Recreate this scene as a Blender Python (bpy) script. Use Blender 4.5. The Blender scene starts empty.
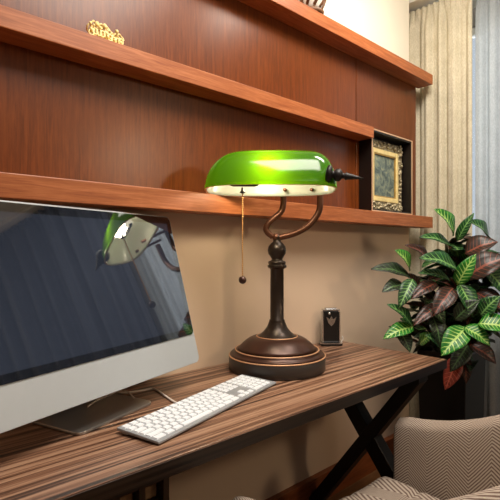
import bpy, bmesh, math, random
from mathutils import Vector, Matrix
random.seed(7)
PI = math.pi
H = 0.40                       # metres per plan unit (camera height above the desk top = 1 unit)
FL = -2.70                     # floor level in plan units, eye level = 0
scene = bpy.context.scene
COL = scene.collection

def W(p):                      # plan units -> metres, floor at z = 0
    return Vector((p[0]*H, p[1]*H, (p[2]-FL)*H))

# ------------------------------------------------------------ camera
A = math.radians(47.1)
FW = Vector((math.cos(A), math.sin(A), 0)); RT = Vector((math.sin(A), -math.cos(A), 0)); UP = Vector((0, 0, 1))
cam = bpy.data.objects.new('camera', bpy.data.cameras.new('camera'))
COL.objects.link(cam)
cam.data.sensor_width = 36; cam.data.lens = 36*463/500
cam.data.clip_start = 0.02
cam.location = W((0, 0, 0))
cam.rotation_euler = (PI/2, 0, A-PI/2)
scene.camera = cam

# ------------------------------------------------------------ world, lights, exposure
scene.view_settings.view_transform = 'Standard'
scene.view_settings.look = 'None'
scene.view_settings.gamma = 1
scene.view_settings.use_curve_mapping = False
scene.view_settings.exposure = 0.0
scene.cycles.max_bounces = 10
scene.cycles.diffuse_bounces = 5
scene.cycles.transparent_max_bounces = 16
scene.cycles.use_denoising = True
scene.cycles.sample_clamp_indirect = 6
wd = bpy.data.worlds.new('world'); scene.world = wd; wd.use_nodes = True
bgn = wd.node_tree.nodes['Background']
bgn.inputs[0].default_value = (0.78, 0.88, 1.0, 1); bgn.inputs[1].default_value = 0.7

def area(name, p, target, size, power, color, size_y=None):
    d = bpy.data.lights.new(name, 'AREA'); d.energy = power; d.color = color
    d.size = size
    if size_y: d.shape = 'RECTANGLE'; d.size_y = size_y
    o = bpy.data.objects.new(name, d); COL.objects.link(o)
    o.location = W(p)
    o.rotation_euler = (W(target)-W(p)).to_track_quat('-Z', 'Y').to_euler()
    return o
area('ceiling_light', (2.3, 0.9, 3.42), (2.5, 1.4, -1), 0.9, 48, (1.0, 0.92, 0.82))
area('room_light', (0.2, -3.2, 3.42), (0.4, -2.0, -1), 1.2, 7, (1.0, 0.93, 0.84))
area('downlight', (4.2, 1.6, 3.42), (5.6, 2.6, .6), 0.4, 17, (1.0, 0.92, 0.80))
area('panel_glint_light', (4.9, -2.9, 1.95), (1.7, 3.06, 0.6), 0.22, 9, (1.0, 0.78, 0.52))  # added lamp out of view, placed for a warm glint on the panelling
area('daylight', (7.6, 1.9, 1.6), (5.0, 1.9, 0.4), 1.3, 22, (0.88, 0.94, 1.0), 1.5)

# ------------------------------------------------------------ materials
MATS = {}
def new_mat(name):
    m = bpy.data.materials.new(name); m.use_nodes = True
    nt = m.node_tree; nt.nodes.clear()
    out = nt.nodes.new('ShaderNodeOutputMaterial')
    MATS[name] = m
    return m, nt, out
def srgb(r, g, b):
    f = lambda c: (c/255/12.92) if c/255 <= .04045 else ((c/255+.055)/1.055)**2.4
    return (f(r), f(g), f(b), 1)
def bsdf(nt, **k):
    b = nt.nodes.new('ShaderNodeBsdfPrincipled')
    for kk, v in k.items(): b.inputs[kk.replace('_', ' ')].default_value = v
    return b
def link(nt, a, b): nt.links.new(a, b)
def math_node(nt, op, a, b=None, c=None):
    n = nt.nodes.new('ShaderNodeMath'); n.operation = op
    for i, v in enumerate((a, b, c)):
        if v is None: continue
        if isinstance(v, (int, float)): n.inputs[i].default_value = v
        else: nt.links.new(v, n.inputs[i])
    return n.outputs[0]
def ramp(nt, fac, stops):
    r = nt.nodes.new('ShaderNodeValToRGB')
    while len(r.color_ramp.elements) < len(stops): r.color_ramp.elements.new(0.5)
    for e, (p, c) in zip(r.color_ramp.elements, stops): e.position = p; e.color = c
    nt.links.new(fac, r.inputs[0]); return r.outputs[0]
def noise(nt, vec, scale, detail=4, rough=.5, mapping=None, dist=0):
    if mapping:
        mp = nt.nodes.new('ShaderNodeMapping'); mp.inputs['Scale'].default_value = mapping
        nt.links.new(vec, mp.inputs[0]); vec = mp.outputs[0]
    n = nt.nodes.new('ShaderNodeTexNoise'); n.inputs['Scale'].default_value = scale
    n.inputs['Detail'].default_value = detail; n.inputs['Roughness'].default_value = rough
    n.inputs['Distortion'].default_value = dist
    nt.links.new(vec, n.inputs['Vector']); return n.outputs[0]
def bump(nt, b, h, strength=.2, dist=.002):
    n = nt.nodes.new('ShaderNodeBump'); n.inputs['Strength'].default_value = strength; n.inputs['Distance'].default_value = dist
    nt.links.new(h, n.inputs['Height']); nt.links.new(n.outputs[0], b.inputs['Normal'])
def texco(nt, kind='Object'): return nt.nodes.new('ShaderNodeTexCoord').outputs[kind]

def plain(name, col, rough=.5, metal=0, noise_amt=.06, nscale=30, bumpy=0, **k):
    m, nt, out = new_mat(name)
    b = bsdf(nt, Roughness=rough, Metallic=metal, **k)
    n = noise(nt, texco(nt), nscale, 3)
    c1 = tuple(c*(1-noise_amt) for c in col[:3])+(1,); c2 = tuple(min(1, c*(1+noise_amt)) for c in col[:3])+(1,)
    link(nt, ramp(nt, n, [(.3, c1), (.7, c2)]), b.inputs['Base Color'])
    if bumpy: bump(nt, b, n, bumpy, .001)
    link(nt, b.outputs[0], out.inputs[0]); return m

def wood(name, dark, mid, light, stretch, scale, rough=.35, coat=0, fine=(1, 1, 1)):
    m, nt, out = new_mat(name)
    co = texco(nt)
    b = bsdf(nt, Roughness=rough, Coat_Weight=coat, Coat_Roughness=.25, Specular_IOR_Level=.4)
    n1 = noise(nt, co, scale, 6, .6, stretch, .6)
    n2 = noise(nt, co, scale*6, 3, .6, fine)
    f = math_node(nt, 'ADD', math_node(nt, 'MULTIPLY', n1, .7), math_node(nt, 'MULTIPLY', n2, .3))
    link(nt, ramp(nt, f, [(.34, dark), (.5, mid), (.66, light)]), b.inputs['Base Color'])
    bump(nt, b, f, .12, .0006)
    link(nt, b.outputs[0], out.inputs[0]); return m

wood('panel_wood', srgb(88, 42, 15), srgb(106, 52, 19), srgb(122, 62, 24), (14, 14, .9), 7, .30, .0, (6, 6, .6))
wood('shelf_wood', srgb(138, 72, 36), srgb(162, 92, 50), srgb(184, 112, 68), (.9, 9, 16), 7, .42, .0, (.6, 8, 8))
wood('skirting_wood', srgb(110, 56, 28), srgb(134, 72, 38), srgb(150, 88, 50), (.8, 9, 16), 7, .4, .1, (.6, 8, 8))
wood('floor_wood', srgb(92, 60, 36), srgb(116, 80, 50), srgb(136, 98, 64), (.8, 7, 7), 6, .4, .1, (.6, 8, 8))
wood('dark_wood', srgb(30, 20, 14), srgb(44, 30, 22), srgb(58, 40, 28), (8, 8, 1), 7, .45, .0, (6, 6, 1))
wood('walnut_wood', srgb(70, 40, 22), srgb(92, 56, 32), srgb(112, 72, 44), (8, 8, 1), 7, .45, .0, (6, 6, 1))

# zebrano desktop: streaks along X
def zebra(name, k=1.0):
    m, nt, out = new_mat(name)
    co = texco(nt)
    b = bsdf(nt, Roughness=.36, Coat_Weight=.1, Coat_Roughness=.3)
    n1 = noise(nt, co, 1.0, 5, .62, (1.0, 105, 105), .35)
    n2 = noise(nt, co, 1.0, 3, .5, (2.5, 230, 230), .2)
    n3 = noise(nt, co, 1.0, 2, .5, (.8, 10, 10), 0)
    f = math_node(nt, 'ADD', math_node(nt, 'MULTIPLY', n1, .62), math_node(nt, 'ADD', math_node(nt, 'MULTIPLY', n2, .24), math_node(nt, 'MULTIPLY', n3, .16)))
    s = lambda r, g, bl: tuple(c*k*.72 for c in srgb(r, g, bl)[:3])+(1,)
    link(nt, ramp(nt, f, [(.41, s(34, 20, 14)), (.465, s(84, 54, 38)), (.51, s(142, 100, 76)), (.58, s(186, 146, 118))]), b.inputs['Base Color'])
    bump(nt, b, f, .15, .0005)
    link(nt, b.outputs[0], out.inputs[0])
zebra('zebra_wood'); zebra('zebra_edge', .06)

plain('wall_beige', srgb(216, 190, 164), .7, 0, .02, 4, .05)
plain('wall_cream', srgb(236, 230, 214), .8, 0, .015, 4)
plain('ceiling_white', srgb(226, 222, 212), .9, 0, .01, 4)
plain('wall_grey', srgb(150, 146, 142), .8, 0, .03, 4)
plain('aluminium', srgb(180, 186, 190), .45, .2, .01, 50)
plain('bright_aluminium', srgb(150, 153, 157), .4, .2, .01, 50)
plain('foot_aluminium', srgb(176, 174, 170), .28, .9, .02, 50)
plain('key_white', srgb(226, 230, 236), .45, 0, .01, 50)
plain('cable_white', srgb(225, 215, 205), .4)
plain('black_plastic', srgb(14, 14, 15), .3)
plain('silver', srgb(205, 205, 205), .2, 1, .02)
plain('bronze_dark', srgb(52, 42, 36), .34, .55, .22, 16)
plain('bronze_rim', srgb(62, 56, 52), .40, .35, .06, 20)
plain('bronze_copper', srgb(96, 60, 42), .34, .6, .35, 9)
plain('bronze_brown', srgb(64, 38, 28), .36, .35, .3, 14)
plain('copper_line', srgb(214, 164, 124), .4, .3, .05, 30)
plain('brass', srgb(200, 150, 90), .3, .9, .05)
plain('steel_black', srgb(24, 21, 19), .45, .3, .1, 20)
plain('planter_black', srgb(20, 20, 21), .42, 0, .15, 12)
plain('soil', srgb(40, 28, 20), .9, 0, .4, 60, .6)
plain('stem_green', srgb(70, 66, 36), .6, 0, .3, 40)
plain('gilt', srgb(196, 158, 88), .36, .55, .2, 40, .3)
plain('gilt_pale', srgb(240, 216, 150), .45, .15, .12, 40, .2)
plain('ornate_silver', srgb(170, 158, 128), .4, .5, .4, 90, .6)
plain('box_black', srgb(22, 14, 11), .4)
plain('box_edge', srgb(214, 176, 140), .35, .2)
plain('ceramic_white', srgb(220, 215, 205), .3, 0, .05)
plain('figure_brown', srgb(110, 72, 44), .5, 0, .3, 50)
plain('tan_board', srgb(120, 92, 62), .7, 0, .3, 60, .5)
plain('window_frame', srgb(225, 225, 222), .5)
plain('cable_black', srgb(18, 18, 18), .5)
plain('foam_black', srgb(10, 10, 10), .8)

# monitor glass: partly mirroring black glass, faint glow added over the display area
def glass_mat(name, emit):
    m, nt, out = new_mat(name)
    b = bsdf(nt, Roughness=.04, Base_Color=(.006, .007, .009, 1), Specular_IOR_Level=.5)
    b.inputs['Emission Color'].default_value = (.45, .55, .8, 1); b.inputs['Emission Strength'].default_value = emit
    g = nt.nodes.new('ShaderNodeBsdfGlossy'); g.inputs['Roughness'].default_value = .03; g.inputs['Color'].default_value = (.9, .95, 1, 1)
    mx = nt.nodes.new('ShaderNodeMixShader')
    lw = nt.nodes.new('ShaderNodeLayerWeight'); lw.inputs[0].default_value = .3
    link(nt, math_node(nt, 'MULTIPLY_ADD', lw.outputs['Fresnel'], .5, .16), mx.inputs[0])
    link(nt, b.outputs[0], mx.inputs[1]); link(nt, g.outputs[0], mx.inputs[2]); link(nt, mx.outputs[0], out.inputs[0])
glass_mat('display_glass', .045); glass_mat('bezel_glass', 0)

# cased glass: green outside, opal inside
m, nt, out = new_mat('green_glass')
d = nt.nodes.new('ShaderNodeBsdfTranslucent'); d.inputs[0].default_value = (.17, .42, .0, 1)
b = bsdf(nt, Roughness=.12, Base_Color=(.003, .08, .006, 1), Coat_Weight=.25, Coat_Roughness=.12)
mx = nt.nodes.new('ShaderNodeMixShader'); mx.inputs[0].default_value = .3
link(nt, b.outputs[0], mx.inputs[1]); link(nt, d.outputs[0], mx.inputs[2]); link(nt, mx.outputs[0], out.inputs[0])
m, nt, out = new_mat('opal_glass')
tr = nt.nodes.new('ShaderNodeBsdfTransparent'); tr.inputs[0].default_value = (1, 1, 1, 1)
b = bsdf(nt, Roughness=.3, Base_Color=(.80, .76, .68, 1))
mx = nt.nodes.new('ShaderNodeMixShader'); mx.inputs[0].default_value = .45
link(nt, tr.outputs[0], mx.inputs[1]); link(nt, b.outputs[0], mx.inputs[2]); link(nt, mx.outputs[0], out.inputs[0])
m, nt, out = new_mat('bulb_glow')
e = nt.nodes.new('ShaderNodeEmission'); e.inputs[0].default_value = (1, .86, .6, 1); e.inputs[1].default_value = 2.5
link(nt, e.outputs[0], out.inputs[0])
m, nt, out = new_mat('clear_glass')
tr = nt.nodes.new('ShaderNodeBsdfTransparent'); g = nt.nodes.new('ShaderNodeBsdfGlossy'); g.inputs['Roughness'].default_value = .02
mx = nt.nodes.new('ShaderNodeMixShader'); fr = nt.nodes.new('ShaderNodeFresnel'); link(nt, fr.outputs[0], mx.inputs[0])
link(nt, tr.outputs[0], mx.inputs[1]); link(nt, g.outputs[0], mx.inputs[2]); link(nt, mx.outputs[0], out.inputs[0])

def cloth(name, c1, c2, transl, transp, scale=260):
    m, nt, out = new_mat(name)
    co = texco(nt)
    n = noise(nt, co, scale, 2, .6, (1, 1, .35)); n2 = noise(nt, co, 14, 3)
    f = math_node(nt, 'ADD', math_node(nt, 'MULTIPLY', n, .7), math_node(nt, 'MULTIPLY', n2, .3))
    c = ramp(nt, f, [(.35, c1), (.65, c2)])
    b = bsdf(nt, Roughness=.85); link(nt, c, b.inputs['Base Color']); bump(nt, b, n, .2, .001)
    t = nt.nodes.new('ShaderNodeBsdfTranslucent'); link(nt, c, t.inputs[0])
    mx = nt.nodes.new('ShaderNodeMixShader'); mx.inputs[0].default_value = transl
    link(nt, b.outputs[0], mx.inputs[1]); link(nt, t.outputs[0], mx.inputs[2]); o = mx.outputs[0]
    if transp:
        tr = nt.nodes.new('ShaderNodeBsdfTransparent'); m2 = nt.nodes.new('ShaderNodeMixShader'); m2.inputs[0].default_value = transp
        link(nt, o, m2.inputs[1]); link(nt, tr.outputs[0], m2.inputs[2]); o = m2.outputs[0]
    link(nt, o, out.inputs[0])
cloth('linen', srgb(204, 195, 168), srgb(232, 224, 202), .25, 0)
cloth('sheer', srgb(184, 188, 188), srgb(208, 211, 210), .5, .25)
cloth('slate_cloth', srgb(66, 74, 92), srgb(84, 92, 112), .1, 0)

# chair fabric: herringbone on UV
m, nt, out = new_mat('herringbone')
uv = texco(nt, 'UV'); sp = nt.nodes.new('ShaderNodeSeparateXYZ'); link(nt, uv, sp.inputs[0])
ux = math_node(nt, 'MULTIPLY', sp.outputs[0], 3.2)
tri = math_node(nt, 'ABSOLUTE', math_node(nt, 'SUBTRACT', math_node(nt, 'FRACT', ux), .5))
v = math_node(nt, 'ADD', math_node(nt, 'MULTIPLY', sp.outputs[1], 46), math_node(nt, 'MULTIPLY', tri, 12))
st = math_node(nt, 'MULTIPLY_ADD', math_node(nt, 'SINE', math_node(nt, 'MULTIPLY', v, 2*PI)), .5, .5)
st = math_node(nt, 'ADD', math_node(nt, 'MULTIPLY', st, .8), math_node(nt, 'MULTIPLY', noise(nt, uv, 60, 3), .25))
b = bsdf(nt, Roughness=.9)
link(nt, ramp(nt, st, [(.1, srgb(88, 62, 54)), (.45, srgb(142, 124, 110)), (.8, srgb(182, 168, 152))]), b.inputs['Base Color'])
bump(nt, b, st, .25, .001); link(nt, b.outputs[0], out.inputs[0])

# croton leaves: midrib and side veins on UV (u across -1..1, v along 0..1)
def croton(name, dark, mid, vein, wide, nv=9):
    m, nt, out = new_mat(name)
    uv = texco(nt, 'UV'); sp = nt.nodes.new('ShaderNodeSeparateXYZ'); link(nt, uv, sp.inputs[0])
    au = math_node(nt, 'ABSOLUTE', sp.outputs[0])
    ph = math_node(nt, 'MULTIPLY', math_node(nt, 'SUBTRACT', sp.outputs[1], math_node(nt, 'MULTIPLY', au, .16)), nv)
    tri = math_node(nt, 'ABSOLUTE', math_node(nt, 'SUBTRACT', math_node(nt, 'FRACT', ph), .5))
    side = math_node(nt, 'LESS_THAN', tri, math_node(nt, 'MULTIPLY_ADD', au, -wide, wide+.02))
    rib = math_node(nt, 'LESS_THAN', au, .09)
    vn = math_node(nt, 'MAXIMUM', side, rib)
    n = noise(nt, texco(nt), 40, 3)
    base = ramp(nt, n, [(.35, dark), (.68, mid)])
    mx = nt.nodes.new('ShaderNodeMixRGB'); link(nt, vn, mx.inputs[0]); link(nt, base, mx.inputs[1]); mx.inputs[2].default_value = vein
    b = bsdf(nt, Roughness=.4); link(nt, mx.outputs[0], b.inputs['Base Color']); link(nt, b.outputs[0], out.inputs[0])
    t = nt.nodes.new('ShaderNodeBsdfTranslucent'); link(nt, mx.outputs[0], t.inputs[0])
    ms = nt.nodes.new('ShaderNodeMixShader'); ms.inputs[0].default_value = .12
    link(nt, b.outputs[0], ms.inputs[1]); link(nt, t.outputs[0], ms.inputs[2]); link(nt, ms.outputs[0], out.inputs[0])
croton('leaf_bright', srgb(20, 92, 26), srgb(40, 132, 34), srgb(170, 205, 110), .16)
croton('leaf_green', srgb(14, 52, 24), srgb(24, 82, 34), srgb(126, 172, 96), .09)
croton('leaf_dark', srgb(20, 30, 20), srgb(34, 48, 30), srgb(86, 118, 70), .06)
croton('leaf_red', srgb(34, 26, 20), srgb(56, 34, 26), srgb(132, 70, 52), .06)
croton('leaf_crimson', srgb(110, 34, 24), srgb(170, 66, 50), srgb(215, 110, 85), .07)

# old painting in the frame: soft patches
m, nt, out = new_mat('old_painting')
co = texco(nt); b = bsdf(nt, Roughness=.35)
n = noise(nt, co, 26, 5, .65, None, .8)
link(nt, ramp(nt, n, [(.34, srgb(52, 66, 66)), (.46, srgb(92, 108, 104)), (.56, srgb(128, 138, 120)), (.68, srgb(170, 164, 122))]), b.inputs['Base Color'])
link(nt, b.outputs[0], out.inputs[0])

# ------------------------------------------------------------ mesh builder
class MB:
    """collects geometry in plan units; M maps a thing's own frame to the room"""
    def __init__(s, M=None): s.bm = bmesh.new(); s.M = M or Matrix.Identity(4); s.uv = s.bm.loops.layers.uv.new('UVMap'); s.mi = 0
    def add(s, vs, fs, uvs=None, smooth=False):
        bv = [s.bm.verts.new(s.M @ Vector(v)) for v in vs]
        for f in fs:
            try: fc = s.bm.faces.new([bv[i] for i in f])
            except ValueError: continue
            fc.smooth = smooth; fc.material_index = s.mi
            if uvs:
                for lp, i in zip(fc.loops, f): lp[s.uv].uv = uvs[i]
        return bv
    def box(s, x0, x1, y0, y1, z0, z1):
        vs = [(x, y, z) for z in (z0, z1) for y in (y0, y1) for x in (x0, x1)]
        s.add(vs, [(0, 2, 3, 1), (4, 5, 7, 6), (0, 1, 5, 4), (2, 6, 7, 3), (0, 4, 6, 2), (1, 3, 7, 5)])
        return s
    def prism(s, pts, z0, z1, smooth=False):       # polygon in xy, extruded along z
        n = len(pts)
        vs = [(p[0], p[1], z0) for p in pts]+[(p[0], p[1], z1) for p in pts]
        s.add(vs, [tuple(reversed(range(n))), tuple(range(n, 2*n))]+[(i, (i+1) % n, n+(i+1) % n, n+i) for i in range(n)], None, False)
        return s
    def lathe(s, c, prof, seg=48, axis=None):      # prof = [(r, z)]
        ax = Vector(axis).normalized() if axis else Vector((0, 0, 1))
        q = Vector((0, 0, 1)).rotation_difference(ax)
        vs = []; fs = []
        for r, z in prof:
            for k in range(seg):
                a = 2*PI*k/seg
                vs.append(Vector(c)+q @ Vector((r*math.cos(a), r*math.sin(a), z)))
        for i in range(len(prof)-1):
            for k in range(seg):
                k2 = (k+1) % seg
                fs.append((i*seg+k, i*seg+k2, (i+1)*seg+k2, (i+1)*seg+k))
        fs.append(tuple(reversed(range(seg)))); fs.append(tuple(range((len(prof)-1)*seg, len(prof)*seg)))
        s.add(vs, fs, None, True); return s
    def sphere(s, c, r, seg=16, sc=(1, 1, 1)):
        n = seg//2
        prof = [(max(1e-5, r*math.sin(PI*i/n)), -r*math.cos(PI*i/n)) for i in range(n+1)]
        vs = []; fs = []
        for rr, z in prof:
            for k in range(seg):
                a = 2*PI*k/seg; vs.append((c[0]+rr*math.cos(a)*sc[0], c[1]+rr*math.sin(a)*sc[1], c[2]+z*sc[2]))
        for i in range(n):
            for k in range(seg):
                k2 = (k+1) % seg; fs.append((i*seg+k, i*seg+k2, (i+1)*seg+k2, (i+1)*seg+k))
        s.add(vs, fs, None, True); return s
    def tube(s, pts, r, seg=10, closed=False):
        pts = [Vector(p) for p in pts]; n = len(pts)
        rs = r if isinstance(r, (list, tuple)) else [r]*n
        vs = []; fs = []; nrm = None
        for i, p in enumerate(pts):
            if closed: t = (pts[(i+1) % n]-pts[i-1]).normalized()
            else: t = (pts[min(i+1, n-1)]-pts[max(i-1, 0)]).normalized()
            if nrm is None:
                nrm = t.cross(Vector((0, 0, 1)))
                if nrm.length < .1: nrm = t.cross(Vector((1, 0, 0)))
            nrm = (nrm-t*nrm.dot(t)).normalized(); bn = t.cross(nrm)
            for k in range(seg):
                a = 2*PI*k/seg; vs.append(p+(nrm*math.cos(a)+bn*math.sin(a))*rs[i])
        m = n if closed else n-1
        for i in range(m):
            j = (i+1) % n
            for k in range(seg):
                k2 = (k+1) % seg; fs.append((i*seg+k, i*seg+k2, j*seg+k2, j*seg+k))
        if not closed: fs.append(tuple(reversed(range(seg)))); fs.append(tuple(range((n-1)*seg, n*seg)))
        s.add(vs, fs, None, True); return s
    def bar(s, a, b, w, t, side):                  # rectangular bar from a to b, w across, t along side
        a, b, sd = Vector(a), Vector(b), Vector(side).normalized()
        d = (b-a).normalized(); n = d.cross(sd).normalized()
        vs = [p+n*w/2*i+sd*t/2*j for p in (a, b) for i, j in ((-1, -1), (1, -1), (1, 1), (-1, 1))]
        s.add(vs, [(3, 2, 1, 0), (4, 5, 6, 7)]+[(i, (i+1) % 4, 4+(i+1) % 4, 4+i) for i in range(4)]); return s
    def build(s, name, mat, parent=None, bevel=0, seg=2, solid=0, subsurf=0, autosmooth=False):
        org = Vector(parent['_o']) if parent is not None and '_o' in parent else Vector((0, 0, 0))
        s.bm.normal_update()
        bmesh.ops.recalc_face_normals(s.bm, faces=s.bm.faces)
        for v in s.bm.verts: v.co = W(v.co)-org
        me = bpy.data.meshes.new(name); s.bm.to_mesh(me); s.bm.free()
        for mm in (mat if isinstance(mat, (list, tuple)) else [mat]): me.materials.append(MATS[mm])
        o = bpy.data.objects.new(name, me); COL.objects.link(o)
        if solid: md = o.modifiers.new('s', 'SOLIDIFY'); md.thickness = solid*H; md.offset = 0
        if bevel:
            md = o.modifiers.new('b', 'BEVEL'); md.width = bevel*H; md.segments = seg; md.limit_method = 'ANGLE'; md.angle_limit = .6
        if subsurf: md = o.modifiers.new('d', 'SUBSURF'); md.levels = subsurf; md.render_levels = subsurf
        if parent is not None:
            o.parent = parent; o['_o'] = tuple(org)
        else: o['_o'] = (0., 0., 0.)
        return o
def tag(o, label=None, cat=None, group=None, kind=None):
    if label: o['label'] = label
    if cat: o['category'] = cat
    if group: o['group'] = group
    if kind: o['kind'] = kind
    return o
def thing(name, p, label, cat, group=None):
    o = bpy.data.objects.new(name, None); COL.objects.link(o)
    o.empty_display_size = .05
    o.location = W(p); o['_o'] = tuple(W(p)); return tag(o, label, cat, group)
def recentre(o, p):                                # give a one-mesh thing its own origin
    c = W(p)
    o.data.transform(Matrix.Translation(-c)); o.location = c
    return o
def struct(o): o['kind'] = 'structure'; return o
def copy_tree(o, parent=None):
    c = o.copy(); COL.objects.link(c)
    if parent: c.parent = parent
    for ch in list(o.children): copy_tree(ch, c)
    return c
def px(x, y, Z):                                   # a point in the room seen in this direction, Z ahead of the eye
    return FW*Z+RT*((x-250)/463*Z)+UP*((250-y)/463*Z)

# ------------------------------------------------------------ room
WY = 3.16; CEIL = 3.5
struct(MB().box(-6, 6.9, -6, 4, FL-.2, FL).build('floor', 'floor_wood'))
struct(MB().box(-6, 6.9, -6, 4, CEIL, CEIL+.2).build('ceiling', 'ceiling_white'))
struct(MB().box(-6, 5.906, WY, 4, FL, 2.26).build('wall_back', 'wall_beige'))
struct(MB().box(-6, 5.906, WY, 4, 2.26, CEIL).build('wall_back_upper', 'wall_cream'))
struct(MB().box(5.906, 6.9, 3.75, 4, FL, CEIL).build('wall_back_recess', 'wall_beige'))
struct(MB().box(-6.2, -6, -6, 4, FL, CEIL).build('wall_left', 'wall_beige'))
struct(MB().box(-6.2, 7, -6.2, -6, FL, CEIL).build('wall_front', 'wall_beige'))
w = MB(); w.box(6.75, 7, -6, .9, FL, CEIL); w.box(6.75, 7, 2.95, 4, FL, CEIL); w.box(6.75, 7, .9, 2.95, FL, -1.05); w.box(6.75, 7, .9, 2.95, 3.15, CEIL)
struct(w.build('wall_right', 'wall_grey'))
w = MB()
w.box(6.80, 6.90, .9, 1.0, -1.05, 3.15); w.box(6.80, 6.90, 2.85, 2.95, -1.05, 3.15); w.box(6.80, 6.90, 1.0, 2.85, -1.05, -.95); w.box(6.80, 6.90, 1.0, 2.85, 3.05, 3.15); w.box(6.81, 6.89, 1.89, 1.96, -.95, 3.05)
win = struct(w.build('window_1', 'window_frame'))
MB().box(6.845, 6.86, 1.0, 2.85, -.95, 3.05).build('pane', 'clear_glass', win)
struct(MB().box(-6, 5.9, WY-.05, WY, FL, FL+.27).box(-6, 5.9, WY-.07, WY, FL+.27, FL+.30).build('baseboard_back', 'skirting_wood'))
struct(MB().box(5.95, 6.75, -6, 3.75, 3.40, CEIL).build('trim_1', 'ceiling_white', bevel=.01))

# wood panelling behind the shelves
pn = thing('wall_panelling', (4.5, 3.11, .29), 'reddish-brown wood panelling behind the wall shelves', 'panelling')
MB().box(-3, 4.497, 3.06, 3.155, .30, 2.32).build('panel', 'panel_wood', pn, bevel=.004)
MB().box(4.509, 5.906, 3.06, 3.155, .30, 2.32).build('panel', 'panel_wood', pn, bevel=.004)
def shelf(x0, x1, z0, z1, label):
    o = MB().box(x0, x1, 2.848, 3.059, z0, z1).build('wall_shelf', 'shelf_wood', bevel=.006)
    recentre(o, ((x0+x1)/2, 2.95, z0)); tag(o, label, 'shelf')
shelf(-3, 5.96, 2.192, 2.323, 'topmost long brown wooden shelf, meeting the cream upper wall')
shelf(-3, 4.54, 1.251, 1.376, 'shorter middle wooden shelf ending at the framed picture')
shelf(-3, 5.96, .292, .438, 'lowest brown wooden shelf, just above the computer, carrying the framed picture')

# ------------------------------------------------------------ curtains
def curtain(name, y0, y1, mat, label, n, amp, X=6.12, top=3.36, seed=0, thick=.012):
    rnd = random.Random(seed); N = int((y1-y0)*90); rows = 30; b = MB()
    vs = []; fs = []
    ph = [rnd.uniform(0, 6) for _ in range(6)]
    for j in range(rows+1):
        tz = j/rows; z = top+(FL+.04-top)*tz**1.5
        hd = max(0, 1-(top-z)/.30)          # pleated heading
        hd = hd*hd*(3-2*hd)
        for i in range(N+1):
            s = i/N; y = y0+(y1-y0)*s
            q = 2*PI*n*s
            big = math.sin(q+.8*math.sin(q*.37+ph[0])+ph[1]+.25*tz)+.35*math.sin(q*2.1+ph[2])
            small = math.sin(q*2.4+ph[3])*.55+.35*math.sin(q*5.1+ph[4])
            x = X+amp*(big*(1-hd)+small*hd)
            vs.append((x, y, z))
    for j in range(rows):
        for i in range(N): a = j*(N+1)+i; fs.append((a, a+1, a+N+2, a+N+1))
    b.add(vs, fs, None, True)
    o = b.build(name, mat, solid=thick)
    recentre(o, (X, (y0+y1)/2, FL)); return tag(o, label, 'curtain')
curtain('linen_curtain', 2.40, 3.66, 'linen', 'heavy beige linen curtain with pleated heading beside the wall shelves', 6.5, .034, seed=3)
curtain('sheer_curtain', .95, 2.42, 'sheer', 'pale bluish sheer curtain over the window at the right', 8, .04, X=6.30, seed=5, thick=.004)
curtain('slate_drape', -4.6, .95, 'slate_cloth', 'dark slate drape whose folds show in the monitor reflection', 15, .09, seed=8)

# ------------------------------------------------------------ desk
DX0, DX1, DY0, DY1, DZ = -1.4, 4.21, 1.887, WY-.004, -1.0
desk = thing('writing_desk', (2, 2.5, FL), 'dark striped zebra-wood desk on crossed black legs', 'desk')
o = MB().box(DX0, DX1, DY0, DY1, DZ-.03, DZ).build('desktop', 'zebra_wood', desk, bevel=.008)
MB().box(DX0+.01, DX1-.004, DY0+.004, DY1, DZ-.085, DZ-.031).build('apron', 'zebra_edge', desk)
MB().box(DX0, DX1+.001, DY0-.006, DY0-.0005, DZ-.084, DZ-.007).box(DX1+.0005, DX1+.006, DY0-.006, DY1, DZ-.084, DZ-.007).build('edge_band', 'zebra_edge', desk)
for X in (3.80, -.8):
    MB().bar((X, 1.945, -1.10), (X, 3.11, FL+.03), .115, .14, (1, 0, 0)).build('leg', 'steel_black', desk, bevel=.006)
    MB().bar((X-.001, 2.92, -1.115), (X-.001, 1.70, FL+.03), .15, .13, (1, 0, 0)).build('leg', 'steel_black', desk, bevel=.006)
    MB().box(X-.08, X+.08, 1.90, 3.08, DZ-.13, DZ-.086).build('top_rail', 'steel_black', desk)
    MB().box(X-.08, X+.08, 1.64, 3.09, FL, FL+.05).build('foot_rail', 'steel_black', desk)
# open grid rack under the desk, front left
rk = thing('storage_rack', (.6, 2.1, FL), 'dark slatted rack of tan compartments under the front of the desk', 'rack')
b = MB(); x1 = 1.27; x0 = -.3
b.box(x0, x1, 1.96, 1.985, -1.135, -1.112)
for k in range(14): z = -1.24-.12*k; b.box(x0, x1, 1.955, 2.3, z-.012, z+.012)
b.box(x0, x1, 2.30, 2.32, FL, -1.112)
b.build('frame', 'dark_wood', rk)
b = MB()
for k in range(13): X = x1-.02-.132*k; b.box(X-.016, X+.016, 1.95, 2.299, FL, -1.1)
b.build('divider', 'dark_wood', rk)
b = MB()
rn = random.Random(4)
for k in range(12):
    for j in range(6):
        X = x1-.036-.132*k; z = -1.137-.12*j
        top = z-(.015 if j else 0)-rn.uniform(0, .02); b.box(X-.098, X-.004, 2.0+rn.uniform(0, .015), 2.2, z-.088, top-.012)
b.build('insert', 'tan_board', rk, bevel=.01)
rk.children[2]['label'] = 'tan board inserts'

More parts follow.
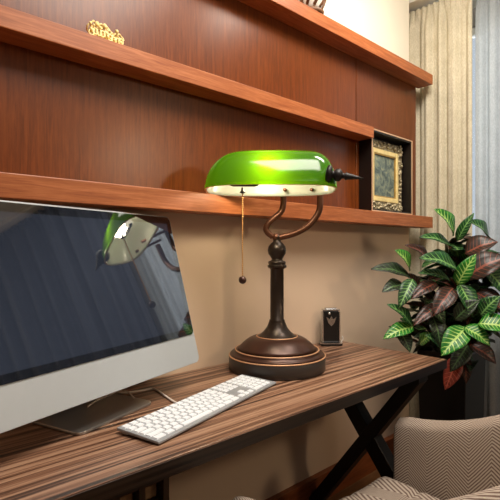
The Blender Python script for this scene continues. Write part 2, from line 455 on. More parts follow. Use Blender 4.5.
# ------------------------------------------------------------ monitor
TH = math.radians(15); B = math.radians(18.3)
u = Vector((math.cos(B), math.sin(B), 0)); bk = Vector((-math.sin(B), math.cos(B), 0))
S = .955; Pm = px(200, 361, 3.575*S)
upv = UP*math.cos(TH)+bk*math.sin(TH); dv = bk*math.cos(TH)-UP*math.sin(TH)
MM = Matrix.Translation(Pm) @ Matrix(((u.x, dv.x, upv.x), (u.y, dv.y, upv.y), (u.z, dv.z, upv.z))).to_4x4()
MW, MH, CH = 1.66, 1.113, .205
mon = thing('desktop_computer', px(107, 436, 2.73), 'silver all-in-one computer with a dark glossy screen on the desk', 'computer')
mon.location.z = W((0, 0, -1))[2]; mon['_o'] = tuple(mon.location)
def rrect(x0, x1, z0, z1, r, rr=None, seg=6):
    rs = rr or (r, r, r, r); pts = []
    for (cx, cz, a0, r_) in ((x0, z0, PI, rs[0]), (x1, z0, 1.5*PI, rs[1]), (x1, z1, 0, rs[2]), (x0, z1, .5*PI, rs[3])):
        sx = 1 if cx == x0 else -1; sz = 1 if cz == z0 else -1
        for k in range(seg+1):
            a = a0+.5*PI*k/seg; pts.append((cx+sx*r_+r_*math.cos(a), cz+sz*r_+r_*math.sin(a)))
    return pts
def slab(M, pts, y0, y1):      # outline in xz, thickness along y
    b = MB(M); n = len(pts)
    vs = [(p[0], y0, p[1]) for p in pts]+[(p[0], y1, p[1]) for p in pts]
    b.add(vs, [tuple(range(n)), tuple(reversed(range(n, 2*n)))]+[(i, (i+1) % n, n+(i+1) % n, n+i) for i in range(n)]); return b
outl = rrect(-MW, 0, 0, MH, .045)
slab(MM, outl, 0, .02).build('housing', 'aluminium', mon, bevel=.003)
b = MB(MM)                                          # bulging back
ring = [outl]; n = len(outl); vs = []; fs = []
for k, (sc, y) in enumerate(((1, .021), (.93, .05), (.75, .09), (.45, .125), (.15, .138))):
    for p in outl: vs.append((-MW/2+(p[0]+MW/2)*sc, y, MH/2+(p[1]-MH/2)*sc))
for k in range(4):
    for i in range(n): fs.append((k*n+i, k*n+(i+1) % n, (k+1)*n+(i+1) % n, (k+1)*n+i))
fs.append(tuple(range(4*n, 5*n))); fs.append(tuple(reversed(range(n)))); b.add(vs, fs, None, True); b.build('back_shell', 'aluminium', mon)
sc_ = slab(MM, rrect(-MW+.012, -.012, CH, MH-.012, .036, (.03, .03, .036, .036)), -.006, -.0005).build('screen', 'bezel_glass', mon)
slab(MM, rrect(-MW+.065, -.06, CH+.045, MH-.065, .002), -.0085, -.0065).build('display_area', 'display_glass', sc_)
# stand: neck and foot
Ff = px(75, 437, 2.49); Fu = u
fo = Vector((Ff.x, Ff.y, -1.0))
FM = Matrix.Translation(fo) @ Matrix(((u.x, bk.x, 0), (u.y, bk.y, 0), (0, 0, 1))).to_4x4()
def outl_prism(M, pts, z0, z1): b = MB(M); b.prism(pts, z0, z1); return b
outl_prism(FM, rrect(.0, .61, -.03, .45, .05), .001, .018).build('foot', 'foot_aluminium', mon, bevel=.005)
b = MB(FM); pr = []
for k in range(9):
    t = k/8; y = .42-.16*t*t+.0; z = .018+.50*t
    pr.append((y+.0, z))
wv = .14
for k in range(8):
    (ya, za), (yb, zb) = pr[k], pr[k+1]
    b.add([(x, y, z) for (y, z) in ((ya, za), (yb, zb)) for (x, y) in ((.305-wv, y), (.305+wv, y), (.305+wv, y+.02), (.305-wv, y+.02))],
          [(0, 1, 5, 4), (1, 2, 6, 5), (2, 3, 7, 6), (3, 0, 4, 7), (0, 3, 2, 1), (4, 5, 6, 7)])
b.build('neck', 'foot_aluminium', mon)

# ------------------------------------------------------------ keyboard
kA = px(116.8, 434, 463/184); kB = px(242, 378.8, 463/128.8)
ku = (kB-kA); kl = ku.length; ku.normalize(); kd = Vector((ku.y, -ku.x, 0))     # kd: towards the sitter
KM = Matrix.Translation((kA.x, kA.y, -1.0)) @ Matrix(((ku.x, -kd.x, 0), (ku.y, -kd.y, 0), (0, 0, 1))).to_4x4()
KD = .305
kb = thing('keyboard', (kA+ku*kl/2+kd*KD/2).to_tuple()[:2]+(-1,), 'slim white keyboard with numeric pad lying in front of the computer', 'keyboard')
b = MB(KM)
b.add([(x, y, z) for x in (0, kl) for (y, z) in ((-KD, .008), (-KD, .022), (0, .036), (0, .018))],
      [(0, 1, 2, 3), (7, 6, 5, 4), (0, 4, 5, 1), (1, 5, 6, 2), (2, 6, 7, 3), (3, 7, 4, 0)])
b.build('body', 'bright_aluminium', kb, bevel=.004)
MB(KM).box(.02, kl-.02, -.06, -.02, 0.0, .018).build('foot', 'cable_white', kb)
unit = (kl-.03)/22.2
rows = [
 [(1, 1)]+[(1, 1)]*12+[(1.5, 1)]+['g']+[(1, 1)]*3+['g']+[(1, 1)]*4,
 [(1, 1)]*13+[(1.5, 1)]+['g']+[(1, 1)]*3+['g']+[(1, 1)]*4,
 [(1.5, 1)]+[(1, 1)]*13+['g']+[(1, 1)]*3+['g']+[(1, 1)]*4,
 [(1.75, 1)]+[(1, 1)]*11+[(1.75, 1)]+['g']+[(3, 0)]+['g']+[(1, 1)]*3+[(1, 1)],
 [(2.25, 1)]+[(1, 1)]*10+[(2.25, 1)]+['g']+[(1, 0), (1, 1), (1, 0)]+['g']+[(1, 1)]*3+[(1, 1)],
 [(1.5, 1), (1.25, 1), (1.25, 1), (5, 1), (1.25, 1), (1.25, 1), (1.5, 1), (1.5, 1)]+['g']+[(1, 1)]*3+['g']+[(2, 1), (1, 1), (1, 1)]]
keys = []
for r, row in enumerate(rows):
    x = .015; rd = (KD-.03)/6; y1 = -.014-rd*r; y0 = y1-rd+.011
    for it in row:
        if it == 'g': x += unit*.28; continue
        w_, on = it
        if on: keys.append((x, x+unit*w_-.011, y0, y1))
        x += unit*w_*(.985 if w_ > 1 else 1)
def keybox(b, k):
    x0, x1, y0, y1 = k
    za = .036+.014/KD*y0; zb = .036+.014/KD*y1
    b.add([(x0, y0, za), (x1, y0, za), (x1, y1, zb), (x0, y1, zb)]+[(x0+.003, y0+.003, za+.006), (x1-.003, y0+.003, za+.006), (x1-.003, y1-.003, zb+.006), (x0+.003, y1-.003, zb+.006)],
          [(3, 2, 1, 0), (4, 5, 6, 7), (0, 1, 5, 4), (1, 2, 6, 5), (2, 3, 7, 6), (3, 0, 4, 7)])
keys.sort(key=lambda k: k[0]-k[2])
for k in keys[:100]: b = MB(KM); keybox(b, k); b.build('key', 'key_white', kb)
if len(keys) > 100:
    b = MB(KM)
    for k in keys[100:]: keybox(b, k)
    b.build('key', 'key_white', kb)['kind'] = 'stuff'
def spline(pts, n=8):
    P = [Vector(p) for p in pts]; out = []
    for i in range(len(P)-1):
        p0, p1, p2, p3 = P[max(i-1, 0)], P[i], P[i+1], P[min(i+2, len(P)-1)]
        for k in range(n):
            t = k/n; out.append(.5*((2*p1)+(-p0+p2)*t+(2*p0-5*p1+4*p2-p3)*t*t+(-p0+3*p1-3*p2+p3)*t**3))
    out.append(P[-1]); return out
def ondesk(x, y, dz=.008): p = px(x, y, 463/(y-250)); return (p.x, p.y, -1+dz)
b = MB(); b.tube(spline([ondesk(186, 406, .015), ondesk(176, 404), ondesk(165, 397), ondesk(154, 390), ondesk(140, 392), ondesk(122, 394), ondesk(112, 391), ondesk(103, 383, .03), ondesk(112, 372, .12)]), .0075)
b.build('cable', 'cable_white', kb)
o = MB().tube(spline([ondesk(134, 403, .034), ondesk(128, 397, .034), ondesk(120, 395, .034), ondesk(110, 400, .034), ondesk(98, 405, .034), ondesk(88, 412, .034)]), .005).build('power_cable', 'cable_white')
recentre(o, ondesk(100, 392, 0)); tag(o, 'thin white cable lying curled on the silver foot of the computer', 'cable')

# ------------------------------------------------------------ lamp
LC = FW*3.93+RT*(.0583*3.93)
lc = Vector((LC.x, LC.y, 0)); RAD = .4075
lamp = thing('desk_lamp', (lc.x, lc.y, -1.0), "banker's lamp with glowing green glass shade standing on the desk", 'lamp')
lamp['_o'] = tuple(lamp.location)
def circ(r, z0, z1): return [(r, z0), (r, z1)]
base = MB().lathe(lc, [(.30, -1.0), (RAD-.008, -1.0), (RAD, -.99), (RAD, -.885), (RAD-.006, -.878), (.20, -.878)], 64).build('base', 'bronze_rim', lamp)
b = MB(); b.lathe(lc, [(.2, -.879), (RAD-.004, -.879), (RAD-.02, -.862), (RAD-.045, -.858)] + [(.36, -.845), (.355, -.835)] + [(.2, -.834)], 64)
b.build('base_step', 'bronze_brown', lamp)
b = MB(); prof = [(.15, -.836)]
for k in range(9):
    t = k/8; prof.append((.335-.165*t, -.836+.108*math.sin(t*PI/2)**.9 if t else -.834))
prof.append((.1, -.728)); b.lathe(lc, prof, 64).build('base_dome', 'bronze_brown', lamp)
b = MB()
for R_, z, th in ((RAD-.003, -.882, .0055), (.352, -.836, .005), (.172, -.728, .005)):
    b.tube([lc+Vector((R_*math.cos(a*2*PI/64), R_*math.sin(a*2*PI/64), z)) for a in range(64)], th, 8, True)
b.build('copper_ring', 'copper_line', lamp)
b = MB(); b.lathe(lc, [(.10, -.729), (.168, -.727), (.150, -.72), (.115, -.69), (.085, -.65), (.070, -.612), (.066, -.60), (.066, -.592), (.058, -.586), (.057, -.165), (.066, -.155), (.080, -.148), (.082, -.132), (.070, -.122), (.076, -.112), (.074, -.098), (.052, -.088), (.045, -.078), (.055, -.060), (.074, -.03), (.079, .0), (.072, .030), (.050, .058), (.034, .070), (.030, .095), (.036, .102), (.030, .125), (.012, .132)], 40)
b.build('column', 'bronze_dark', lamp)
def pz(x, y, Z=3.93): return px(x, y, Z)
cl = MB(); c0 = pz(276, 237); cl.sphere(c0, .036, 14); cl.build('clamp', 'bronze_copper', lamp)
ax_a = math.radians(-42.9-1); U3 = Vector((math.cos(ax_a), math.sin(ax_a), 0)); V3 = Vector((-U3.y, U3.x, 0))   # U3 along the shade, V3 away
for pts in ([(273, 237), (266.5, 231), (267.5, 225), (273, 219), (280, 213), (282.5, 208), (283.5, 200), (283.5, 188)],
            [(277, 238), (288, 235.5), (298, 232), (308, 226), (316, 217), (319.5, 209), (320, 200), (320, 188)]):
    ar = MB().tube(spline([pz(*p) for p in pts], 6), .0265, 14).build('arm', 'bronze_copper', lamp)
# shade
SCN = px(270.5, 200, 3.50); sc0 = Vector((SCN.x, SCN.y, .448))
tl = math.radians(6)
v_t = V3*math.cos(tl)-UP*math.sin(tl); w_t = UP*math.cos(tl)+V3*math.sin(tl)
SM = Matrix.Translation(sc0) @ Matrix(((U3.x, v_t.x, w_t.x), (U3.y, v_t.y, w_t.y), (U3.z, v_t.z, w_t.z))).to_4x4()
def shade_surf(off):
    vs = []; rows = 16; seg = 72
    hl, hd, ht = .495-off, .20-off, .315-off
    for j in range(rows+1):
        t = j/rows*PI/2
        zz = ht*math.sin(t)**1.0
        k = math.cos(t)
        # how far each side has drawn in at this height
        for i in range(seg):
            a = 2*PI*i/seg
            ca, sa = math.cos(a), math.sin(a)
            e = .62
            cx = math.copysign(abs(ca)**e, ca); cy = math.copysign(abs(sa)**e, sa)
            inL, inR = .33, .20
            ins = (inR if cx > 0 else inL)
            drop = 1-k**.9
            x = cx*(hl-ins*drop if j < rows else (hl-ins))
            wy = hd*(k**.75)
            y = cy*wy if cy < 0 else cy*wy
            y += .05*(1-k)
            if j == rows: y = .05
            vs.append((x, y, zz))
    return vs, rows, seg
b = MB(SM)
vo, rows_, seg_ = shade_surf(0); vi, _, _ = shade_surf(.014)
fo_ = [(j*seg_+i, j*seg_+(i+1) % seg_, (j+1)*seg_+(i+1) % seg_, (j+1)*seg_+i) for j in range(rows_) for i in range(seg_)]
n0 = len(vo)
bv = [b.bm.verts.new(SM @ Vector(v)) for v in vo+vi]
for f in fo_:
    fc = b.bm.faces.new([bv[i] for i in f]); fc.smooth = True; fc.material_index = 0
    fc = b.bm.faces.new([bv[i+n0] for i in reversed(f)]); fc.smooth = True; fc.material_index = 1
for i in range(seg_):
    fc = b.bm.faces.new([bv[i], bv[i+n0], bv[(i+1) % seg_+n0], bv[(i+1) % seg_]]); fc.material_index = 2
bmesh.ops.remove_doubles(b.bm, verts=b.bm.verts, dist=1e-4)
b.build('shade', ['green_glass', 'opal_glass', 'copper_line'], lamp)
# inside: bulb, socket
bulb = MB(SM).tube([(-.12, .0, .15), (-.10, 0, .15), (.08, 0, .15), (.10, 0, .15)], [.012, .032, .032, .012], 14).build('bulb', 'bulb_glow', lamp)
MB(SM).tube([(-.30, -.07, .03), (-.28, -.07, .03), (-.12, -.07, .028), (-.09, -.07, .028)], [.008, .014, .014, .006], 10).build('switch_bar', 'black_plastic', lamp)
for s_ in (.12, .33):
    MB(SM).tube([(s_, .14, .04), (s_-.02, .42, .12)], .014, 8).build('bracket', 'bronze_copper', lamp)
cx_, Zc = 242.5, 3.36
MB().lathe(px(cx_, 190.5, Zc), [(.004, .022), (.010, .02), (.011, .0), (.022, -.012), (.022, -.018), (.003, -.02)], 14).build('switch_bell', 'bronze_dark', lamp)
ch = MB(); pts_ = px(cx_, 194, Zc), px(cx_, 277, Zc); nb = 44
for k in range(nb): ch.sphere(pts_[0].lerp(pts_[1], k/(nb-1)), .0062, 8)
ch.tube([px(cx_, 193, Zc), px(cx_, 278, Zc)], .002, 6)
ch = ch.build('pull_chain', 'brass', lamp)
MB().sphere(px(cx_, 280, Zc), .029, 16).build('pull_ball', 'bronze_brown', ch)
# pivot knob with pointed finial on the right end
kp = SM @ Vector((.405, -.15, .09))
dk = (U3*.95-V3*.16+UP*-.16).normalized()
b = MB(); b.lathe(kp, [(.03, -.01), (.062, 0), (.066, .02), (.05, .032), (.03, .036), (.026, .05), (.044, .062), (.046, .09), (.034, .105), (.022, .11), (.02, .125), (.03, .135), (.024, .15), (.012, .22), (.004, .26)], 24, dk)
b.build('finial', 'steel_black', lamp)
# the light of the tube
ld = bpy.data.lights.new('tube_light', 'POINT'); ld.energy = 3.2; ld.color = (1, .86, .62); ld.shadow_soft_size = .03
lo = bpy.data.objects.new('tube_light', ld); COL.objects.link(lo); lo.parent = lamp
lo.location = W(SM @ Vector((-.02, -.085, .13)))-lamp.location

# ------------------------------------------------------------ small black device on a stand
g = px(326, 340, 4.93); gx, gy = g.x, min(g.y, 3.0)
gm = Matrix.Translation((gx, gy, -1)) @ Matrix.Rotation(math.radians(-38), 4, 'Z')
dev = thing('device_stand', (gx, gy, -1), 'small black device with silver emblem standing upright behind the lamp', 'device')
b = MB(gm); b.prism(rrect(-.115, .115, -.075, .075, .03), 0.0, .022); b.build('base_plate', 'black_plastic', dev, bevel=.005)
MB(gm).prism(rrect(-.118, .118, -.078, .078, .03), .0221, .030).build('base_rim', 'silver', dev)
MB(gm).box(-.08, .08, -.028, .035, .032, .36).build('body', 'black_plastic', dev, bevel=.008)
for s_ in (-1, 1): MB(gm).box(s_*.0885-.006, s_*.0885+.006, -.036, .04, .031, .35).build('side_rail', 'silver', dev)
MB(gm).box(-.09, .09, -.032, .04, .362, .378).box(-.06, .06, -.02, .03, .379, .392).build('top_cap', 'silver', dev, bevel=.004)
b = MB(gm)                                         # winged shield emblem
b.add([(x, y, z) for y in (-.0345, -.0295) for (x, z) in ((0, .20), (.032, .235), (.055, .30), (.02, .275), (0, .31), (-.02, .275), (-.055, .30), (-.032, .235))],
      [tuple(range(8)), tuple(reversed(range(8, 16)))]+[(i, (i+1) % 8, 8+(i+1) % 8, 8+i) for i in range(8)])
b.sphere((-.022, -.035, .335), .018, 10); b.build('emblem', 'silver', dev)
MB().tube(spline([gm @ Vector(p) for p in ((.125, .0, .09), (.135, 0, .06), (.12, .01, .035), (.128, .02, .012), (.12, .07, .008))]), .006, 8).build('cord', 'cable_white', dev)

# ------------------------------------------------------------ framed picture in its black box
fr_ = thing('framed_picture', (5.0, 2.97, .438), 'old painting in an ornate gilt frame inside a black box on the lowest shelf', 'picture')
x0, x1, z0, z1 = 4.555, 5.47, .439, 1.372; yf, yb = 2.888, 3.055
b = MB(); t = .03
b.box(x0, x0+t, yf, yb, z0, z1); b.box(x1-t, x1, yf, yb, z0, z1); b.box(x0+t, x1-t, yf, yb, z0, z0+t); b.box(x0+t, x1-t, yf, yb, z1-t, z1); b.box(x0+t, x1-t, yb-.01, yb, z0+t, z1-t)
b.build('shadow_box', 'box_black', fr_)
def frame_ring(b, x0, x1, z0, z1, w_, y0, y1):
    b.box(x0, x0+w_, y0, y1, z0, z1); b.box(x1-w_, x1, y0, y1, z0, z1); b.box(x0+w_, x1-w_, y0, y1, z0, z0+w_); b.box(x0+w_, x1-w_, y0, y1, z1-w_, z1)
b = MB(); frame_ring(b, x0-.002, x1+.002, z0, z1+.002, .014, yf-.008, yf-.0005); b.build('box_trim', 'box_edge', fr_)
ix0, ix1, iz0, iz1 = x0+.05, x1-.06, z0+.04, z1-.07
b = MB(); frame_ring(b, ix0, ix1, iz0, iz1, .105, yb-.06, yb-.011)
rn = random.Random(2)
def along():
    per = []
    n_ = 26
    for k in range(n_): per.append((ix0+(ix1-ix0)*k/n_, iz0+.05)); per.append((ix0+(ix1-ix0)*k/n_, iz1-.05))
    for k in range(30): per.append((ix0+.05, iz0+(iz1-iz0)*k/30)); per.append((ix1-.05, iz0+(iz1-iz0)*k/30))
    return per
for (X, Z_) in along():
    for q in range(2): b.sphere((X+rn.uniform(-.035, .035), yb-.064+rn.uniform(-.01, .01), Z_+rn.uniform(-.035, .035)), rn.uniform(.012, .024), 8)
b.build('carved_frame', 'ornate_silver', fr_)
b = MB(); frame_ring(b, ix0+.10, ix1-.10, iz0+.10, iz1-.10, .055, yb-.075, yb-.012); b.build('gilt_liner', 'gilt_pale', fr_, bevel=.008)
b = MB(); frame_ring(b, ix0+.155, ix1-.155, iz0+.155, iz1-.155, .012, yb-.068, yb-.012); b.build('inner_liner', 'gilt', fr_)
px0, px1, pz0, pz1 = ix0+.16, ix1-.16, iz0+.16, iz1-.16
MB().box(px0, px1, yb-.05, yb-.0105, pz0, pz1).build('canvas', 'old_painting', fr_)

# ------------------------------------------------------------ ornaments
gx0 = 1.28; orn = MB(); rn = random.Random(11)
orn.box(gx0, gx0+.25, 2.895, 2.965, 1.377, 1.392)
for k in range(9):
    cx2 = gx0+.018+.026*k; hz = .055+.045*math.sin(PI*min(1, (k+.8)/7.5))+rn.uniform(-.012, .012)
    orn.tube([(cx2+.024*math.cos(a*PI/6), 2.93+.012*math.sin(a), 1.385+hz+.024*math.sin(a*PI/6)) for a in range(12)], .0065, 6, True)
    orn.tube([(cx2+.017*math.cos(a*PI/6), 2.92, 1.388+hz*.5+.02*math.sin(a*PI/6)) for a in range(12)], .006, 6, True)
    orn.tube([(cx2, 2.93, 1.385), (cx2+rn.uniform(-.01, .01), 2.93, 1.385+hz)], .006, 6)
for k in range(16): orn.sphere((gx0+.01+rn.uniform(0, .22), 2.92+rn.uniform(-.01, .01), 1.40+rn.uniform(.01, .085)), rn.uniform(.008, .015), 8)
o = orn.build('gilt_ornament', 'gilt_pale'); recentre(o, (gx0+.12, 2.93, 1.377)); tag(o, 'small gold filigree ornament standing on the middle shelf', 'ornament')
fg = thing('carved_figure', (3.58, 2.96, 2.324), 'brown and white carved figure on the topmost shelf, cut by the frame', 'figurine')
c = (3.58, 2.96, 2.324)
MB().lathe(c, [(.09, 0), (.12, .0), (.13, .03), (.10, .05)], 24).build('base', 'figure_brown', fg)
b = MB().lathe(c, [(.08, .051), (.10, .08), (.14, .18), (.15, .27), (.12, .36), (.07, .42), (.06, .46), (.08, .49), (.075, .50)], 28); b.build('body', 'ceramic_white', fg)
b = MB()
for k in range(9):
    a = 2*PI*k/9
    b.tube([(c[0]+r*math.cos(a+s_), c[1]+r*.9*math.sin(a+s_), c[2]+z) for r, s_, z in ((.105, 0, .07), (.142, .25, .14), (.158, .1, .2), (.158, -.15, .27), (.13, 0, .35))], .016, 6)
b.build('carving', 'figure_brown', fg)

# ------------------------------------------------------------ plant in its planter
pl = thing('potted_croton', (5.28, 2.31, FL), 'croton plant with green and red veined leaves in a tall black planter', 'plant')
b = MB(); X0, X1, Y0, Y1, ZT = 5.0, 5.56, 2.03, 2.58, -1.13
vs = []
b.add([(X0+.04, Y0+.04, FL), (X1-.04, Y0+.04, FL), (X1-.04, Y1-.04, FL), (X0+.04, Y1-.04, FL), (X0, Y0, ZT), (X1, Y0, ZT), (X1, Y1, ZT), (X0, Y1, ZT),
       (X0+.03, Y0+.03, ZT), (X1-.03, Y0+.03, ZT), (X1-.03, Y1-.03, ZT), (X0+.03, Y1-.03, ZT), (X0+.03, Y0+.03, ZT-.12), (X1-.03, Y0+.03, ZT-.12), (X1-.03, Y1-.03, ZT-.12), (X0+.03, Y1-.03, ZT-.12)],
      [(3, 2, 1, 0)]+[(i, (i+1) % 4, 4+(i+1) % 4, 4+i) for i in range(4)]+[(4+i, 4+(i+1) % 4, 8+(i+1) % 4, 8+i) for i in range(4)]+[(8+i, 8+(i+1) % 4, 12+(i+1) % 4, 12+i) for i in range(4)]+[(12, 13, 14, 15)])
b.build('planter', 'planter_black', pl, bevel=.008)
MB().box(X0+.035, X1-.035, Y0+.035, Y1-.035, ZT-.119, ZT-.05).build('soil', 'soil', pl)
LM = ['leaf_bright', 'leaf_green', 'leaf_dark', 'leaf_red', 'leaf_crimson']
fol = MB(); stems = MB()
def leaf(base, tip, width, mat, droop=.12, face=None):
    base, tip = Vector(base), Vector(tip); d = tip-base; L = d.length; t = d.normalized()
    nrm = Vector(face) if face is not None else (Vector((0, 0, 1))*.9-FW*.9-RT*.0)
    nrm = (nrm-t*nrm.dot(t)).normalized(); sd = t.cross(nrm)
    n = 10; vs = []; uvs = []; fs = []; cols = (-1, -.5, 0, .5, 1)
    for j in range(n+1):
        v = j/n; wv_ = width*.5*(math.sin(PI*min(1, v**.82))**.75)*(1-.12*v) if 0 < v < 1 else .002
        c_ = base+d*v+nrm*(droop*L*math.sin(PI*v))
        for q in cols:
            vs.append(c_+sd*q*wv_+nrm*(abs(q)**1.3*wv_*.38+.012*L*math.sin(v*14+q*2)))
            uvs.append((q, v))
    m_ = len(cols)
    for j in range(n):
        for i in range(m_-1): a = j*m_+i; fs.append((a, a+1, a+m_+1, a+m_))
    fol.mi = LM.index(mat); fol.add(vs, fs, uvs, True)
heads = [(5.05, 2.32, -.55), (5.25, 2.20, -.1), (5.35, 2.4, .12), (5.4, 2.05, -.25), (4.95, 2.45, -.35), (5.15, 2.05, -.75), (5.5, 2.2, -.05)]
for hx, hy, hz in heads:
    stems.tube(spline([(5.28+(hx-5.28)*.3, 2.3+(hy-2.3)*.3, ZT-.05), (5.28+(hx-5.28)*.5, 2.3+(hy-2.3)*.5, (ZT+hz)/2), (hx, hy, hz)], 5), .018, 8)
key = [  # base, tip (seen from the desk), distance, width, kind
 ((453, 236), (434, 209), 5.0, .20, 'leaf_bright'), ((457, 241), (474, 213), 5.05, .10, 'leaf_green'), ((488, 240), (469, 221), 5.1, .19, 'leaf_green'),
 ((451, 247), (419, 237), 5.0, .13, 'leaf_green'), ((465, 254), (498, 242), 4.85, .22, 'leaf_red'), ((457, 270), (419, 258), 4.7, .19, 'leaf_green'),
 ((409, 270), (395, 250), 4.9, .17, 'leaf_bright'), ((410, 277), (371, 269), 4.85, .15, 'leaf_dark'), ((450, 281), (418, 273), 4.75, .11, 'leaf_green'),
 ((457, 285), (476, 254), 4.65, .14, 'leaf_bright'), ((465, 278), (508, 257), 4.7, .26, 'leaf_red'), ((413, 279), (399, 308), 4.75, .14, 'leaf_green'),
 ((437, 283), (411, 299), 4.7, .13, 'leaf_red'), ((453, 288), (433, 316), 4.6, .17, 'leaf_red'), ((459, 284), (472, 316), 4.65, .17, 'leaf_green'),
 ((475, 293), (503, 311), 4.65, .20, 'leaf_red'), ((412, 327), (387, 304), 4.75, .13, 'leaf_green'), ((413, 327), (383, 339), 4.7, .14, 'leaf_bright'),
 ((440, 305), (413, 326), 4.65, .12, 'leaf_red'), ((466, 328), (441, 356), 4.5, .19, 'leaf_bright'), ((463, 327), (490, 346), 4.5, .16, 'leaf_bright'),
 ((478, 324), (512, 330), 4.45, .20, 'leaf_bright'), ((457, 357), (445, 390), 4.75, .15, 'leaf_crimson'), ((462, 352), (466, 384), 4.8, .11, 'leaf_red'),
 ((484, 268), (505, 296), 4.7, .2, 'leaf_green'), ((420, 344), (436, 334), 4.7, .12, 'leaf_bright'), ((432, 315), (440, 345), 4.65, .15, 'leaf_dark'),
 ((404, 285), (382, 292), 4.8, .14, 'leaf_dark'), ((430, 262), (405, 245), 5.0, .13, 'leaf_red'), ((470, 345), (496, 364), 4.7, .16, 'leaf_red'),
 ((455, 320), (480, 300), 4.6, .15, 'leaf_dark'), ((425, 300), (445, 325), 4.7, .14, 'leaf_green'), ((398, 330), (410, 352), 4.75, .13, 'leaf_dark'),
 ((480, 316), (500, 296), 4.55, .16, 'leaf_green'), ((468, 345), (450, 372), 4.7, .15, 'leaf_dark'), ((440, 350), (425, 335), 4.65, .13, 'leaf_green')]
for (bx, by), (tx, ty), Z_, w_, mt in key:
    leaf(px(bx, by, Z_+.05), px(tx, ty, Z_-.08), w_*1.22, mt, .10)
rn = random.Random(21); cnt = 0
while cnt < 230:
    hd_ = rn.choice(heads); hx, hy, hz = hd_
    z = rn.uniform(max(-1.25, hz-.75), hz+.05); a = rn.uniform(0, 2*PI); L = rn.uniform(.26, .42)
    el = rn.uniform(-.5, .7)
    bs = Vector((hx+.04*math.cos(a), hy+.04*math.sin(a), z)); tp = bs+Vector((math.cos(a)*math.cos(el), math.sin(a)*math.cos(el), math.sin(el)))*L
    if tp.x > 5.95 or tp.y > 3.05 or tp.y < 1.6 or tp.x < 4.3: continue
    Zt = tp.dot(FW); ix = 250+463*tp.dot(RT)/Zt; iy = 250-463*tp.z/Zt
    if iy < 232 or (ix < 382) or (ix < 425 and iy < 262) or iy > 384: continue
    if tp.x < 4.45 and tp.z < -.95: continue
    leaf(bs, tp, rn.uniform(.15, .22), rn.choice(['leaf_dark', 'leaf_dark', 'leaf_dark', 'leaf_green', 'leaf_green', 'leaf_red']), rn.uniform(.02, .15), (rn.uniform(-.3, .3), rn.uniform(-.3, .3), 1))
    cnt += 1
stems.build('stem', 'stem_green', pl)
fol.build('foliage', LM, pl, solid=.004)

# ------------------------------------------------------------ armchair
chair = thing('armchair', (2.66, 1.2, FL), 'beige herringbone upholstered tub armchair drawn up to the desk', 'chair')
L_, R_, YB, YF = 1.83, 3.46, .42, 2.0; TK = .19
path = []                                           # inner line of the shell, left front to right front
rc = .50
path += [(L_, YF-(YF-YB-rc)*k/10) for k in range(11)]
path += [(L_+rc-rc*math.cos(k*PI/16), YB+rc-rc*math.sin(k*PI/16)) for k in range(1, 9)]
path += [(L_+rc+(R_-L_-2*rc)*k/5, YB) for k in range(1, 6)]
path += [(R_-rc+rc*math.sin(k*PI/16), YB+rc-rc*math.cos(k*PI/16)) for k in range(1, 9)]
path += [(R_, YB+rc+(YF-YB-rc)*k/10) for k in range(1, 11)]
n = len(path); prof_n = 14
vs = []; uvs = []; fs = []; s_len = 0
for i, (X, Y) in enumerate(path):
    a_, c_ = path[max(i-1, 0)], path[min(i+1, n-1)]
    t = Vector((c_[0]-a_[0], c_[1]-a_[1])).normalized(); out_ = Vector((t.y, -t.x))
    if i: s_len += math.dist(path[i], path[i-1])
    f = (Y-YB)/(YF-YB)                              # 0 back .. 1 front
    zt = -1.37+.79*(1-f)**2.0
    if f > .93: zt -= .025*((f-.93)/.07)**2
    zb = -2.30
    tk = TK
    for j in range(prof_n+1):
        q = j/prof_n
        if q <= .4: k = q/.4; off_, z = 0-.03*math.sin(k*PI)*0, zb+(zt-tk/2-zb)*k
        elif q <= .6: k = (q-.4)/.2*PI; off_, z = tk/2-tk/2*math.cos(k), zt-tk/2+tk/2*math.sin(k)
        else: k = (q-.6)/.4; off_, z = tk, zt-tk/2-(zt-tk/2-zb)*k
        lean = .10*(1-f)*max(0, (z+1.9))
        vs.append((X+out_.x*(off_+lean), Y+out_.y*(off_+lean), z)); uvs.append((s_len, q*2.0))
m_ = prof_n+1
for i in range(n-1):
    for j in range(prof_n): a = i*m_+j; fs.append((a, a+m_, a+m_+1, a+1))
    fs.append((i*m_, i*m_+prof_n, (i+1)*m_+prof_n, (i+1)*m_))
fs.append(tuple(range(m_))); fs.append(tuple(reversed(range((n-1)*m_, n*m_))))
b = MB(); b.add(vs, fs, uvs, True); b.build('shell', 'herringbone', chair, bevel=.03, seg=3)
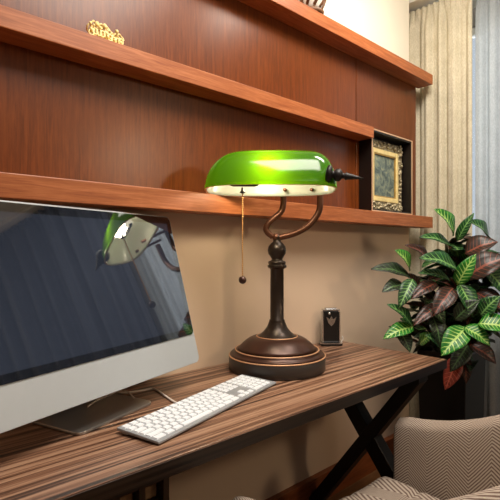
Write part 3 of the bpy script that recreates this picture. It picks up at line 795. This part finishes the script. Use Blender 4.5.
# seat cushion with quilting creases
b = MB(); nx, ny = 48, 44; sx0, sx1, sy0, sy1 = L_+.01, R_-.01, YB+.12, 2.12
vs = []; uvs = []; fs = []
def inset(y): return 0 if y > YB+rc else rc-math.sqrt(max(0, rc*rc-(YB+rc-y)**2))
for j in range(ny+1):
    v = j/ny; y = sy0+(sy1-sy0)*v
    ins = inset(y)
    fr2 = max(0, (v-.90)/.10); ins += .09*(1-math.sqrt(max(0, 1-fr2**2)))
    for i in range(nx+1):
        u_ = i/nx; x = sx0+ins+(sx1-sx0-2*ins)*u_
        e = min(u_, 1-u_)*(sx1-sx0); e2 = (sy1-y)
        z = -1.845+.0
        z -= .09*max(0, 1-e/.09)**2+.12*max(0, 1-e2/.12)**2
        z += .02*math.sin(PI*u_)
        for c_, p_ in ((x, 2.93), (x, 2.40), (y, 1.72), (y, 1.30)): z -= .022*math.exp(-((c_-p_)/.016)**2)
        z += .008*math.sin(x*9+y*4)
        vs.append((x, y, z)); uvs.append((x*.9+.3*y, y*.55+x*.2))
nn = (nx+1)*(ny+1)
for j in range(ny):
    for i in range(nx): a = j*(nx+1)+i; fs.append((a, a+1, a+nx+2, a+nx+1))
edge = [i for i in range(nx+1)]+[j*(nx+1)+nx for j in range(1, ny+1)]+[ny*(nx+1)+i for i in range(nx-1, -1, -1)]+[j*(nx+1) for j in range(ny-1, 0, -1)]
for i in edge: vs.append((vs[i][0], vs[i][1], -2.16)); uvs.append((uvs[i][0], uvs[i][1]-.3))
ne = len(edge)
for k in range(ne): fs.append((edge[k], nn+k, nn+(k+1) % ne, edge[(k+1) % ne]))
fs.append(tuple(nn+k for k in range(ne)))
b.add(vs, fs, uvs, True); b.build('seat', 'herringbone', chair)
MB().box(L_+.02, R_-.02, YB+.3, 2.0, -2.33, -2.165).build('seat_base', 'herringbone', chair, bevel=.03)
for X, Y in ((1.9, .75), (3.36, .75), (1.9, 1.9), (3.36, 1.9)):
    MB().lathe((X, Y, 0), [(.028, FL), (.045, -2.40), (.05, -2.331)], 16).build('leg', 'walnut_wood', chair)
for o in list(bpy.data.objects):
    if '_o' in o: del o['_o']
